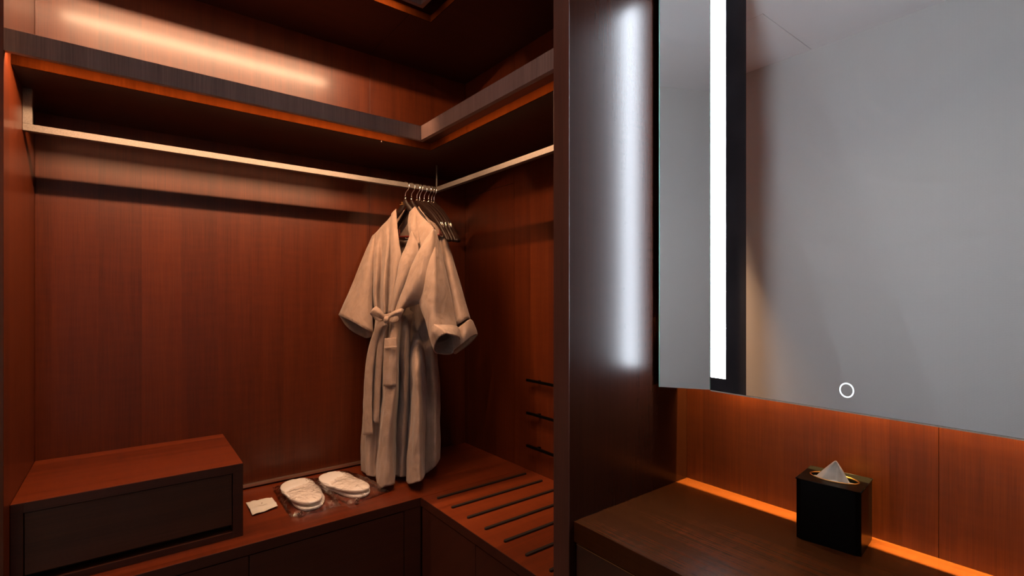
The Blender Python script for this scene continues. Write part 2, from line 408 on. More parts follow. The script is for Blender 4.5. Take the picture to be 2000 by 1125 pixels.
for i in range(7):
    y = 1.7445-.1112*i
    bm = bmesh.new()
    n = 8; r = .0058
    pts = [(.975+r-r*math.sin(math.pi*k/n), y+r*math.cos(math.pi*k/n)) for k in range(n+1)] + \
          [(1.435-r+r*math.sin(math.pi*k/n), y-r*math.cos(math.pi*k/n)) for k in range(n+1)]
    prism('luggage_strip', pts, ZB+.0001, ZB+.0065, M_RUB, be2, .0012)

# ------------------------------------------------------------------ drawer unit on the bench
YX, XX, ZX = 1.8761, .3081, H-.5547
du = thing('drawer_unit', 'long low wooden drawer box standing on the bench at the left wall', 'drawer unit', (.03, 2.1, ZB))
fr = .024
TXU = .0025
prism('top_panel', [(XL+.001, YX), (XX, YX), (XX, YB-.001), (XL+.001, YB-.001)], ZX-TXU, ZX, W_TOP, du)
box('side_panel', (XX-.030, YX, ZB+.0005), (XX, YB-.001, ZX-TXU), W_DARK, du)
box('side_panel', (XL+.001, YX, ZB+.0005), (XL+.026, YB-.001, ZX-TXU), W_DARK, du)
box('base_panel', (XL+.026, YX, ZB+.0005), (XX-.030, YB-.001, ZB+.021), W_DARK, du)
box('front_rail', (XL+.026, YX, ZX-TXU-.026), (XX-.030, YX+.02, ZX-TXU), W_DARK, du)
front('drawer_front', (XL+.028, YX+.006, ZB+.044), (XX-.032, YX+.026, ZX-TXU-.029), W_DRAW, du)
box('recess_back', (XL+.027, YX+.05, ZB+.0215), (XX-.031, YX+.06, ZX-TXU-.027), M_VOID, du)

# ------------------------------------------------------------------ black bars on the right wall
for zz, lab in ((-.376, 'topmost of three black metal bars on the wardrobe side wall'),
                (-.527, 'middle of three black metal bars on the wardrobe side wall'),
                (-.678, 'lowest of three black metal bars on the wardrobe side wall')):
    z = H+zz
    t = thing('wall_bar', lab, 'bar', (XB, 1.55, z), 'black bars on the wardrobe side wall')
    box('bar', (XB-.030, 1.34, z-.006), (XB-.020, 1.765, z+.006), M_BLACK, t, .0015)
    for y in (1.40, 1.70):
        box('bracket', (XB-.020, y-.006, z-.005), (XB-.0004, y+.006, z+.005), M_BLACK, t, .001)

# ------------------------------------------------------------------ cloth helpers (points on the hanging plane of the robes)
TH = math.radians(28)
O0 = Vector((1.008, 2.09, 0))
NN = Vector((-math.cos(TH), -math.sin(TH), 0))        # faces the viewer's side
UU = Vector((math.sin(TH), -math.cos(TH), 0))
CAM = Vector((0, 0, H))
def ray(x, y):
    k = (x-1000)/F_PX
    return Vector((S+k*K, K-k*S, (CYP-y)/F_PX))
def hp_(x, y, n=0.0):
    """the place, on the vertical plane n metres in front of the hanger, where the robe detail is"""
    r = ray(x, y); o = O0+NN*(n*1.3+.015+.10*min(1, max(0, (y-450)/500)))
    t = NN.dot(o)/NN.dot(r)
    t = min(t, (YB-.012)/r.y)                       # stays in front of the back wall
    if r.z < 0: t = min(t, (ZB+.008-H)/r.z)         # and above the bench
    return CAM+r*t
def cloth(name, rows, parent, nu=26, nv=30, thick=.0028, closed=False, wr=.004, m=None, seed=0, freq=9, sub=0):
    R = [[hp_(*p) for p in row] for row in rows]
    if closed: R = [row+[row[0]] for row in R]
    mid = [[cr(row, i/nu) for i in range(nu+1)] for row in R]
    g = [[cr([mid[k][i] for k in range(len(mid))], j/nv) for i in range(nu+1)] for j in range(nv+1)]
    vs = []; 
    for j in range(nv+1):
        for i in range(nu+1):
            p = g[j][i]
            ii = i if not closed else i % nu
            p0 = g[j][ii]
            e = noise.noise(Vector((p0.x*freq*1.6, p0.y*freq*1.6+seed*7.3, p0.z*freq*.6)))
            e2 = noise.noise(Vector((p0.x*34, p0.y*34+seed, p0.z*16)))
            vs.append(p0+NN*(e*wr+e2*wr*.35))
    me = D.meshes.new(name)
    fs = [(j*(nu+1)+i, j*(nu+1)+i+1, (j+1)*(nu+1)+i+1, (j+1)*(nu+1)+i) for j in range(nv) for i in range(nu)]
    me.from_pydata([tuple(v) for v in vs], [], fs)
    uv = me.uv_layers.new(name='UVMap')
    # lengths for the weave
    lu = [0]
    for i in range(nu): lu.append(lu[-1]+(g[nv//2][i+1]-g[nv//2][i]).length)
    lv = [0]
    for j in range(nv): lv.append(lv[-1]+(g[j+1][nu//2]-g[j][nu//2]).length)
    for p in me.polygons:
        for li in p.loop_indices:
            vi = me.loops[li].vertex_index
            uv.data[li].uv = (lu[vi % (nu+1)], lv[vi//(nu+1)])
    o = finish(name, me, m or M_ROBE, parent, True)
    if closed:
        bm = bmesh.new(); bm.from_mesh(me); bmesh.ops.remove_doubles(bm, verts=bm.verts, dist=1e-6); bm.to_mesh(me); bm.free()
    md = o.modifiers.new('thickness', 'SOLIDIFY'); md.thickness = thick; md.offset = 0
    return o
def ribbon(name, pts, width, parent, m=None, n=26, thick=.004, edge=None):
    """strip following image-anchored points; width in metres across, laid in the cloth plane"""
    P = [hp_(*p) for p in pts]
    c = [cr(P, i/n) for i in range(n+1)]
    vs = []; fs = []
    for i, p in enumerate(c):
        t = (c[min(i+1, n)]-c[max(i-1, 0)]).normalized()
        s = t.cross(NN).normalized()
        wd = width[0]+(width[1]-width[0])*i/n if isinstance(width, tuple) else width
        for k in range(5):
            a_ = (k/4-.5)
            vs.append(p+s*wd*a_+NN*(.003*math.cos(a_*3.1)+.002*noise.noise(p*25)))
    for i in range(n):
        for k in range(4): fs.append((i*5+k, i*5+k+1, (i+1)*5+k+1, (i+1)*5+k))
    me = D.meshes.new(name); me.from_pydata([tuple(v) for v in vs], [], fs)
    uv = me.uv_layers.new(name='UVMap')
    for p in me.polygons:
        for li in p.loop_indices:
            vi = me.loops[li].vertex_index; uv.data[li].uv = ((vi % 5)*width_u(width)/4, (vi//5)*.02)
    o = finish(name, me, m or M_ROBE, parent, True)
    md = o.modifiers.new('thickness', 'SOLIDIFY'); md.thickness = thick; md.offset = 0
    return o
def width_u(w_): return w_[0] if isinstance(w_, tuple) else w_

# ------------------------------------------------------------------ front robe
base = Vector((.93, 2.0, ZB+.02))
r1 = thing('bathrobe', 'taupe waffle bathrobe with belt tied in a bow, hanging in front', 'bathrobe', tuple(base))
# back panel (inside of the robe seen at the neck)
cloth('back_panel', [
    [(772, 414, -.030), (782, 412, -.040), (797, 409, -.045), (812, 405, -.035), (828, 420, -.03), (847, 446, -.01)],
    [(748, 445, -.05), (775, 440, -.06), (795, 440, -.06), (812, 440, -.055), (832, 445, -.05), (848, 460, -.03)],
    [(730, 500, -.06), (760, 500, -.08), (785, 500, -.08), (805, 500, -.08), (830, 500, -.07), (846, 510, -.05)],
    [(727, 590, -.07), (750, 590, -.09), (775, 590, -.09), (790, 590, -.09), (805, 590, -.08), (815, 590, -.07)],
    [(732, 640, -.05), (750, 640, -.06), (770, 640, -.06), (785, 640, -.06), (800, 640, -.06), (812, 640, -.06)],
    [(716, 760, -.05), (740, 760, -.09), (765, 760, -.10), (790, 760, -.10), (810, 760, -.10), (826, 760, -.09)],
    [(706, 918, -.04), (735, 932, -.08), (765, 932, -.09), (790, 930, -.09), (810, 930, -.09), (828, 926, -.08)],
], r1, 34, 46, seed=1)
# far sleeve (photo left)
cloth('sleeve', [
    [(727, 461, .00), (731, 458, .008), (735, 462, .005), (737, 480, .00), (733, 485, -.02), (728, 470, -.015)],
    [(707, 508, .01), (717, 512, .035), (726, 520, .03), (729, 545, .0), (722, 540, -.05), (710, 520, -.03)],
    [(684, 562, .02), (702, 575, .05), (718, 588, .04), (728, 600, .0), (717, 598, -.06), (692, 578, -.04)],
    [(661, 615, .03), (684, 626, .065), (708, 640, .06), (728, 652, .01), (714, 660, -.10), (681, 641, -.075)],
], r1, 40, 26, closed=True, seed=2, wr=.006)
# near sleeve, with a turned cuff
ns = cloth('sleeve', [
    [(845, 449, .010), (838, 462, .030), (829, 480, .03), (836, 480, .0), (848, 462, -.02), (850, 450, -.005)],
    [(850, 490, .045), (832, 510, .055), (815, 535, .04), (826, 540, .0), (850, 530, -.03), (864, 500, -.005)],
    [(850, 560, .075), (836, 568, .070), (818, 590, .04), (832, 598, .0), (858, 590, -.04), (880, 568, -.005)],
    [(846, 612, .090), (840, 620, .085), (832, 630, .05), (842, 640, .01), (868, 630, -.04), (888, 616, .0)],
    [(848, 640, .100), (843, 648, .095), (841, 664, .06), (852, 672, .02), (878, 664, -.03), (893, 642, .01)],
], r1, 46, 34, closed=True, seed=3, wr=.007)
cloth('cuff', [
    [(848, 634, .101), (842, 643, .096), (840, 659, .062), (851, 667, .018), (878, 659, -.034), (893, 638, .012)],
    [(860, 641, .106), (846, 650, .101), (842, 668, .064), (853, 678, .014), (882, 672, -.036), (896, 646, .014)],
    [(872, 651, .106), (856, 661, .100), (848, 684, .062), (859, 691, .010), (884, 690, -.030), (898, 662, .016)],
], ns, 46, 12, closed=True, seed=4, wr=.002, thick=.004)
# far front panel, pleated towards the belt
cloth('front_panel', [
    [(728, 461, .005), (738, 450, .012), (748, 440, .014), (757, 431, .014), (765, 420, .012), (773, 409, .010)],
    [(726, 500, .010), (736, 490, .030), (746, 484, .016), (756, 478, .034), (766, 470, .022), (776, 462, .030)],
    [(725, 540, .004), (734, 535, .036), (744, 532, .012), (752, 530, .042), (763, 525, .018), (778, 520, .034)],
    [(727, 585, -.01), (733, 582, .030), (742, 580, .004), (750, 578, .046), (759, 576, .016), (768, 574, .040)],
    [(732, 615, -.02), (737, 615, .026), (744, 614, .004), (751, 614, .040), (757, 614, .014), (764, 612, .036)],
], r1, 60, 34, seed=5, wr=.004)
# lapel band of the far side
lap = [[(765, 418, .022), (769, 413, .026), (774, 408, .022)],
       [(762, 445, .028), (769, 441, .034), (776, 438, .028)],
       [(763, 480, .034), (772, 477, .042), (780, 474, .034)],
       [(764, 510, .038), (774, 508, .046), (784, 506, .034)],
       [(763, 560, .042), (769, 558, .052), (776, 556, .040)],
       [(758, 612, .046), (762, 612, .054), (767, 611, .044)]]
cloth('lapel', lap, r1, 10, 40, seed=6, wr=.003, thick=.005)
# near lapel, folded over into a peak
cloth('lapel', [
    [(800, 460, .036), (804, 452, .040), (808, 460, .036)],
    [(793, 480, .044), (804, 478, .052), (817, 480, .040)],
    [(783, 504, .052), (796, 506, .062), (815, 504, .044)],
    [(775, 545, .058), (784, 546, .070), (799, 545, .050)],
    [(768, 580, .058), (774, 582, .070), (785, 583, .052)],
    [(763, 612, .052), (767, 613, .062), (773, 613, .050)]], r1, 18, 40, seed=7, wr=.004, thick=.004)
# near side of the collar running up over the hanger
cloth('collar', [
    [(800, 414, -.004), (806, 408, .008), (811, 404, .006), (815, 413, -.006)],
    [(797, 430, .004), (804, 428, .016), (812, 426, .014), (817, 430, .002)],
    [(798, 450, .014), (804, 452, .030), (812, 452, .024), (820, 452, .010)],
    [(803, 470, .016), (808, 474, .030), (815, 476, .026), (822, 477, .016)],
], r1, 16, 24, seed=8, wr=.002)
# near shoulder panel that falls across to the belt
cloth('front_panel', [
    [(844, 451, .034), (846, 448, .036), (848, 448, .030), (850, 449, .020)],
    [(827, 475, .050), (836, 474, .058), (845, 476, .050), (856, 478, .020)],
    [(810, 505, .060), (823, 506, .072), (838, 508, .060), (857, 512, .025)],
    [(797, 540, .066), (811, 545, .082), (828, 552, .064), (848, 556, .030)],
    [(786, 570, .066), (799, 573, .080), (817, 580, .055), (838, 588, .028)],
    [(774, 598, .062), (786, 600, .074), (802, 590, .040), (815, 594, .020)],
    [(765, 614, .056), (773, 613, .066), (782, 608, .045), (790, 602, .020)],
], r1, 34, 44, seed=9, wr=.007)
# collar-to-shoulder strip behind the near panel
cloth('yoke', [
    [(811, 404, .004), (812, 414, .010), (811, 424, .012)],
    [(822, 420, .004), (820, 432, .014), (816, 446, .016)],
    [(836, 434, .010), (830, 450, .020), (820, 470, .020)],
    [(847, 446, .018), (838, 462, .028), (822, 484, .026)],
], r1, 14, 24, seed=10, wr=.003)
# skirt of the front robe
cloth('skirt_panel', [
    [(733, 618, .000), (739, 616, .030), (746, 618, .018), (754, 618, .044), (762, 620, .030), (770, 618, .052), (779, 618, .028), (788, 616, .004), (798, 614, -.03), (806, 612, -.05)],
    [(728, 660, .000), (736, 660, .040), (744, 660, .016), (751, 660, .052), (758, 660, .030), (766, 660, .068), (776, 660, .062), (782, 660, .006), (792, 660, .020), (800, 660, -.02)],
    [(718, 710, -.01), (728, 710, .045), (740, 710, .018), (749, 710, .040), (754, 710, .064), (764, 710, .072), (775, 710, .064), (780, 710, -.01), (789, 710, .026), (799, 710, -.02)],
    [(712, 770, -.02), (722, 770, .040), (737, 770, .016), (747, 770, .026), (752, 770, .062), (762, 770, .074), (774, 770, .060), (779, 770, -.03), (790, 770, .020), (801, 770, -.03)],
    [(707, 850, -.02), (719, 850, .036), (734, 850, .016), (741, 850, .012), (746, 850, .058), (756, 850, .074), (766, 850, .056), (775, 850, -.02), (786, 850, .012), (798, 850, -.03)],
    [(705, 900, -.02), (717, 905, .034), (731, 906, .020), (736, 900, .010), (739, 902, .060), (752, 902, .078), (767, 900, .052), (772, 902, -.01), (783, 902, .006), (796, 902, -.03)],
    [(705, 920, -.02), (718, 928, .034), (732, 931, .024), (735, 925, .030), (738, 955, .074), (752, 950, .084), (769, 946, .054), (771, 930, -.01), (783, 931, .004), (796, 930, -.03)],
], r1, 110, 70, seed=11, wr=.009, freq=14)
# second fold of the skirt
cloth('skirt_panel', [
    [(797, 614, -.09), (803, 612, -.11), (810, 611, -.115), (817, 611, -.115), (822, 611, -.11)],
    [(797, 660, -.08), (803, 660, -.07), (810, 660, -.05), (818, 660, -.05), (825, 660, -.08)],
    [(799, 710, -.040), (804, 710, .00), (811, 710, .040), (820, 710, .025), (829, 710, -.05)],
    [(801, 770, -.035), (807, 770, .014), (814, 770, .046), (822, 770, .032), (831, 770, -.05)],
    [(797, 850, -.010), (804, 850, .026), (813, 850, .046), (823, 850, .036), (831, 850, -.045)],
    [(794, 910, .000), (801, 915, .034), (812, 915, .050), (823, 912, .038), (829, 905, -.04)],
    [(793, 940, .004), (801, 945, .036), (812, 942, .052), (825, 937, .040), (829, 926, -.035)],
], r1, 46, 60, seed=12, wr=.008, freq=14)
# pocket with turned top
cloth('pocket', [
    [(752, 661, .074), (762, 660, .080), (775, 659, .074)],
    [(751, 682, .078), (762, 681, .086), (775, 680, .078)],
    [(750, 710, .074), (762, 710, .086), (775, 709, .074)],
    [(750, 754, .070), (762, 755, .082), (774, 753, .070)]], r1, 18, 24, seed=13, wr=.003, thick=.004)
cloth('pocket_hem', [
    [(751, 677, .086), (762, 676, .094), (775, 675, .086)],
    [(751, 681, .088), (762, 680, .096), (775, 679, .088)]], r1, 14, 4, seed=13, wr=.001, thick=.004)
# belt round the waist, bow and hanging ends
bt = ribbon('belt', [(731, 618, .010), (742, 617, .045), (753, 620, .058), (768, 616, .068), (782, 609, .050), (792, 604, .010)], .028, r1, n=24)
cloth('bow_loop', [
    [(753, 620, .080), (744, 606, .098), (736, 599, .102), (735, 600, .088), (745, 608, .074), (753, 621, .068)],
    [(753, 622, .084), (742, 612, .108), (730, 605, .110), (728, 607, .090), (742, 617, .072), (753, 624, .068)],
    [(753, 626, .080), (741, 621, .100), (725, 612, .102), (724, 615, .090), (738, 627, .074), (753, 627, .068)]],
    bt, 34, 10, seed=31, wr=.002, thick=.004)
cloth('bow_loop', [
    [(757, 620, .080), (768, 609, .100), (783, 603, .108), (787, 606, .094), (772, 613, .076), (757, 622, .070)],
    [(757, 622, .084), (767, 614, .112), (781, 609, .116), (784, 615, .098), (770, 622, .074), (757, 624, .070)],
    [(757, 626, .080), (765, 619, .102), (777, 617, .108), (778, 627, .094), (768, 630, .078), (757, 628, .070)]],
    bt, 34, 10, seed=32, wr=.002, thick=.004)
bm = bmesh.new()
kc = hp_(755, 624, .086)
bmesh.ops.create_uvsphere(bm, u_segments=14, v_segments=10, radius=1)
for v_ in bm.verts:
    co = v_.co*Vector((.012, .012, .016)).length*0+Vector((v_.co.x*.013, v_.co.y*.013, v_.co.z*.015))
    co += Vector((1, 1, 1))*.002*noise.noise(v_.co*3)
    v_.co = kc+co
bm_obj('knot', bm, M_ROBE, bt, True)
ribbon('belt_end', [(752, 629, .088), (740, 640, .085), (730, 670, .062), (723, 705, .058), (719, 760, .052), (718, 810, .048), (719, 849, .046)], (.030, .052), bt, n=36)
ribbon('belt_end', [(753, 631, .086), (748, 650, .072), (742, 690, .052), (738, 740, .040), (735, 790, .036), (733, 826, .034)], (.028, .040), bt, n=36)
# care loop at the neck
bm = bmesh.new(); tube(bm, [hp_(x, y, -.03) for x, y in ((790, 461), (793, 466), (799, 466), (801, 460), (803, 468), (797, 470), (789, 471))], .0016, 6)
bm_obj('neck_loop', bm, M_WHITE, r1, True)

# ------------------------------------------------------------------ second robe, behind
r2 = thing('bathrobe', 'taupe waffle bathrobe behind the belted one, mostly hidden, right sleeve showing', 'bathrobe', (1.0, 1.9, ZB+.03))
cloth('front_panel', [
    [(815, 412, -.045), (819, 403, -.045), (823, 408, -.05), (828, 420, -.055)],
    [(818, 432, -.045), (830, 424, -.040), (842, 434, -.045), (848, 437, -.055)],
    [(840, 452, -.040), (853, 444, -.030), (862, 449, -.040), (868, 456, -.055)],
    [(846, 500, -.045), (858, 490, -.020), (868, 492, -.030), (878, 500, -.06)],
    [(840, 560, -.060), (856, 555, -.030), (870, 550, -.03), (886, 545, -.07)],
    [(815, 600, -.080), (832, 600, -.060), (845, 600, -.06), (852, 595, -.09)],
], r2, 26, 36, seed=21, wr=.006)
cloth('body_panel', [
    [(800, 590, -.075), (815, 590, -.065), (830, 590, -.075), (842, 590, -.09), (850, 590, -.12)],
    [(806, 660, -.075), (820, 660, -.060), (835, 660, -.075), (846, 660, -.09), (852, 660, -.13)],
    [(810, 760, -.080), (824, 760, -.055), (840, 760, -.070), (851, 760, -.08), (858, 760, -.13)],
    [(810, 850, -.080), (824, 850, -.055), (842, 850, -.065), (853, 850, -.07), (860, 850, -.13)],
    [(810, 932, -.080), (826, 928, -.055), (842, 918, -.065), (853, 908, -.07), (859, 896, -.13)],
], r2, 34, 50, seed=22, wr=.009, freq=12)
cloth('back_panel', [
    [(822, 412, -.075), (845, 432, -.085), (868, 458, -.08)],
    [(815, 500, -.12), (845, 500, -.14), (874, 500, -.10)],
    [(800, 600, -.14), (825, 600, -.16), (850, 600, -.15)],
    [(790, 760, -.14), (825, 760, -.17), (857, 760, -.15)],
    [(780, 915, -.13), (820, 915, -.17), (858, 897, -.15)]], r2, 26, 40, seed=23)
s2 = cloth('sleeve', [
    [(858, 452, -.045), (862, 448, -.035), (868, 455, -.04), (872, 465, -.05), (868, 470, -.075), (862, 462, -.065)],
    [(864, 510, -.030), (874, 505, -.015), (882, 508, -.03), (888, 520, -.06), (880, 525, -.09), (868, 518, -.07)],
    [(872, 570, -.025), (886, 565, -.005), (898, 565, -.03), (904, 574, -.06), (895, 582, -.10), (878, 580, -.08)],
    [(882, 640, -.020), (900, 630, .005), (914, 622, -.02), (920, 630, -.06), (908, 645, -.10), (890, 652, -.08)],
], r2, 40, 30, closed=True, seed=24, wr=.006)
cloth('cuff', [
    [(880, 650, -.016), (900, 636, .012), (916, 624, -.015), (924, 632, -.06), (910, 650, -.105), (888, 662, -.08)],
    [(884, 668, -.014), (903, 656, .014), (920, 640, -.013), (930, 646, -.06), (915, 664, -.105), (892, 676, -.08)],
    [(886, 684, -.016), (904, 671, .008), (922, 657, -.015), (932, 655, -.06), (914, 674, -.100), (890, 691, -.075)],
], s2, 40, 12, closed=True, seed=25, wr=.003, thick=.004)

# ------------------------------------------------------------------ hangers
def hanger(hx, th, label, group, AL=.225, DR=.180, OF=.020):
    base_ = Vector((hx, RY, RZ-.075))
    t = thing('clothes_hanger', label, 'hanger', tuple(base_), group)
    u = Vector((math.sin(th), -math.cos(th), 0)); n = Vector((-math.cos(th), -math.sin(th), 0))
    def L(a_, z, o=0): return base_+u*a_+n*o+Vector((0, 0, z))
    # shoulder body: swept wooden arms, wider at the tips
    bm = bmesh.new(); rings = []
    NS = 33
    for i in range(NS):
        s = -1+2*i/(NS-1); a_ = AL*s; k = abs(s)
        top = (.012-DR*k**(1.5 if OF > 0 else 1.05))-.012*k; 
        if k < .12: top += .010*(1-k/.12)
        hgt = .028*(1-k)**.6+.017
        wdt = .010+.016*k**2
        off = OF*k**2
        ring = []
        for q_ in range(10):
            an = 2*math.pi*q_/10
            ring.append(bm.verts.new(L(a_, top-hgt/2+math.sin(an)*hgt/2, off+math.cos(an)*wdt/2)))
        rings.append(ring)
    for i in range(NS-1):
        for q_ in range(10): bm.faces.new((rings[i][q_], rings[i][(q_+1) % 10], rings[i+1][(q_+1) % 10], rings[i+1][q_]))
    bm.faces.new(rings[0][::-1]); bm.faces.new(rings[-1])
    bm_obj('arms', bm, M_HANG, t, True)
    # hook
    bm = bmesh.new(); pts = [L(0, .006), L(0, .026), L(.002, .040)]
    R = .0215; cz = RZ+.012+.0035-R - base_.z
    for k in range(13):
        an = math.radians(-62+k*(232/12))
        pts.append(L(R*math.cos(an), cz+R*math.sin(an)))
    tube(bm, [cr(pts, k/40) for k in range(41)], .0021, 8)
    bm_obj('hook', bm, M_CHROME, t, True)
    bm = bmesh.new(); tube(bm, [L(0, .004), L(0, .024)], .0042, 10); bm_obj('hook_collar', bm, M_CHROME, t, True)
    # trouser bar
    bm = bmesh.new(); bl, bz, bo = (.165, -.160, .014) if OF > 0 else (.085, -.158, -.012)
    tube(bm, [L(-bl, bz, bo), L(bl, bz, bo)], .0042, 8)
    tube(bm, [L(-bl, bz, bo), L(-bl, bz+.04, bo)], .003, 6); tube(bm, [L(bl, bz, bo), L(bl, bz+.04, bo)], .003, 6)
    bm_obj('trouser_bar', bm, M_HANGRED, t, True)
    for sg in ((-1, 1) if OF > 0 else ()):
        bm = bmesh.new()
        tube(bm, [L(sg*(.188+.010*math.sin(k/6*math.pi*.5)), -.104-.028*k/6, .034+.003*math.sin(k/6*math.pi)) for k in range(7)], .0016, 6)
        bm_obj('metal_notch', bm, M_CHROME, t, True)
    return t, L
M_HANGRED, nt, b = plain('red_brown_bar', (.16, .02, .014), .3)
bumpnoise(nt, b, 80, .05)
hx = [1.004, 1.035, 1.063, 1.077, 1.100, 1.123, 1.139, 1.152]
ths = [28, 22, 15, 13, 11, 9, 6.5, 4]
hl = ['dark wooden hanger carrying the front bathrobe, gold mark on its neck',
      'dark wooden hanger carrying the second bathrobe, just behind the front one']
for i in range(8):
    lab = hl[i] if i < 2 else 'empty dark wooden hanger with chrome hook, '+('nearest behind the robes', 'second behind the robes', 'third behind the robes', 'third from the rail corner', 'second from the rail corner', 'last one at the rail corner')[i-2]
    gp = 'hangers on the clothes rail'
    t, L = hanger(hx[i], math.radians(ths[i]), lab, gp) if i > 1 else hanger(hx[i], math.radians(ths[i]), lab, gp, .125, .125, -.012)
    if i == 0:
        boxes_ = []
        bm = bmesh.new()
        o_ = .0085
        for (a0, a1, z0, z1) in ((-.026, -.002, -.0145, -.0115), (-.0155, -.0115, -.0115, -.001)):
            vs = [bm.verts.new(L(a_, z_, q_)) for a_, z_, q_ in ((a0, z0, o_), (a1, z0, o_), (a1, z1, o_), (a0, z1, o_), (a0, z0, o_-.004), (a1, z0, o_-.004), (a1, z1, o_-.004), (a0, z1, o_-.004))]
            for f_ in ((0, 1, 2, 3), (7, 6, 5, 4), (0, 4, 5, 1), (1, 5, 6, 2), (2, 6, 7, 3), (3, 7, 4, 0)): bm.faces.new([vs[k] for k in f_])
        mk = bm_obj('gold_mark', bm, M_GOLD, t)
        mk['label'] = 'small gold emblem'

# ------------------------------------------------------------------ slippers in clear bags
def slip_outline(L_, W_, n=44):
    """sole outline, toe at +y: broad round toe, waist, narrower heel"""
    pts = []
    for i in range(n):
        a_ = 2*math.pi*i/n
        y = math.cos(a_); x = math.sin(a_)
        t = (y+1)/2                     # 0 heel, 1 toe
        wv = .42+.10*t**1.2-.045*math.exp(-((t-.46)/.15)**2)
        e = abs(x)**.80*(1 if x >= 0 else -1)
        pts.append((e*W_*wv + (.010*math.sin(t*3.1)), y*L_/2))
    return pts
def slipper(cx, cy, z0, rot, L_, W_, flip, label, group, seed):
    t = thing('slipper', label, 'slipper', (cx, cy, z0), group)
    t.rotation_euler = (0, 0, rot)
    ol = slip_outline(L_, W_)
    if flip: ol = [(-x, y) for x, y in ol]
    bm = bmesh.new()
    lay = [(-.002, .94), (0, .98), (.003, 1.0), (.008, 1.0), (.010, .985), (.0105, .93)]
    rings = []
    for dz, s in lay:
        rings.append([bm.verts.new((x*s, y*s, dz+.002)) for x, y in ol])
    n = len(ol)
    for a_, b_ in zip(rings[:-1], rings[1:]):
        for i in range(n): bm.faces.new((a_[i], a_[(i+1) % n], b_[(i+1) % n], b_[i]))
    bm.faces.new(rings[0][::-1]); bm.faces.new(rings[-1])
    bmesh.ops.recalc_face_normals(bm, faces=bm.faces)
    me = D.meshes.new('sole'); bm.to_mesh(me); bm.free()
    o = D.objects.new('sole', me); C.objects.link(o); me.materials.append(M_WHITE); o.parent = t
    for p in me.polygons: p.use_smooth = True
    # vamp: the toe cover, a shallow padded shell
    bm = bmesh.new(); NU, NV = 22, 20
    def wid(y):
        tt = min(max((y/(L_/2)+1)/2, 0), 1)
        xs_ = [p for p in ol]
        s_ = math.sqrt(max(0, 1-(y/(L_/2))**2))
        wv = .42+.10*tt**1.2-.045*math.exp(-((tt-.46)/.15)**2)
        return s_**.8*W_*wv, .010*math.sin(tt*3.1)*(-1 if flip else 1)
    g = []
    for j in range(NV+1):
        y = -.02*L_ + (j/NV)*(L_*.51)
        hw, ox = wid(min(y, L_*.4985)); row = []
        for i in range(NU+1):
            s = -1+2*i/NU
            edge = (1-abs(s)**2.6)
            yy = y - .022*(1-s*s)*(1-j/NV)*-1 - .018*(1-j/NV)*s*s*-1
            zz = .0115+.011*edge*(1-(j/NV)**3)*min(1,(.12+j/NV*5))+.004*noise.noise(Vector((s*1.5+seed, j*.16, seed)))*edge
            row.append(bm.verts.new((s*hw*.995+ox, yy, zz)))
        g.append(row)
    for j in range(NV):
        for i in range(NU): bm.faces.new((g[j][i], g[j][i+1], g[j+1][i+1], g[j+1][i]))
    me = D.meshes.new('toe_cover'); bm.to_mesh(me); bm.free()
    o = D.objects.new('toe_cover', me); C.objects.link(o); me.materials.append(M_WHITE); o.parent = t
    md = o.modifiers.new('thickness', 'SOLIDIFY'); md.thickness = .003; md.offset = 1
    for p in me.polygons: p.use_smooth = True
    return t
def bag(cx, cy, rot, L_, W_, label, seed):
    t = thing('plastic_bag', label, 'bag', (cx, cy, ZB), 'clear bags round the slippers')
    t.rotation_euler = (0, 0, rot)
    bm = bmesh.new(); NU, NV = 46, 64
    top = []; bot = []
    for j in range(NV+1):
        v = -1+2*j/NV; rt = []; rb = []
        for i in range(NU+1):
            u = -1+2*i/NU
            # crumpled outline
            ex = 1+.055*noise.noise(Vector((v*3, seed, 0)))+.05*noise.noise(Vector((v*9, seed, 4)))
            ey = 1+.045*noise.noise(Vector((u*3, seed, 9)))+.03*noise.noise(Vector((u*10, seed, 2)))
            x = u*W_/2*ex; y = v*L_/2*ey
            prof = (max(0, 1-abs(u)**3.2)*max(0, 1-abs(v)**4))**.6
            cr_ = noise.noise(Vector((x*38, y*30, seed)))*.5+noise.noise(Vector((x*90+y*40, y*70, seed)))*.5
            cr_ = abs(cr_)
            rim = 1-prof
            z = .002+.0415*prof+(.006+.020*rim)*cr_
            rt.append(bm.verts.new((x, y, z))); rb.append(bm.verts.new((x, y, .0008)))
        top.append(rt); bot.append(rb)
    for j in range(NV):
        for i in range(NU):
            bm.faces.new((top[j][i], top[j][i+1], top[j+1][i+1], top[j+1][i]))
    for r_ in bot:
        for v_ in r_: bm.verts.remove(v_)
    me = D.meshes.new('film'); bm.to_mesh(me); bm.free()
    o = D.objects.new('film', me); C.objects.link(o); me.materials.append(M_FILM); o.parent = t
    for p in me.polygons: p.use_smooth = True
    # twisted loose corner
    for (sx, sy, k) in ((-.30, -.50, 2),):
        P = []; bm = bmesh.new()
        for q_ in range(9):
            a_ = q_/8
            P.append((W_*sx+(.012*a_+.004*math.sin(a_*9+k))*(1 if sx > 0 else -1), L_*sy+(.010*a_+.004*math.cos(a_*8+k))*(1 if sy > 0 else -1), .006+.010*math.sin(a_*3)))
        tube(bm, P, [.004+.003*math.sin(q_*2.2+k) for q_ in range(9)], 7)
        me = D.meshes.new('twisted_corner'); bm.to_mesh(me); bm.free()
        o = D.objects.new('twisted_corner', me); C.objects.link(o); me.materials.append(M_FILM); o.parent = t
        for p in me.polygons: p.use_smooth = True
    return t
SL = [((.556, 2.075), math.radians(-2), 'left bag'), ((.722, 2.072), math.radians(12), 'right bag')]
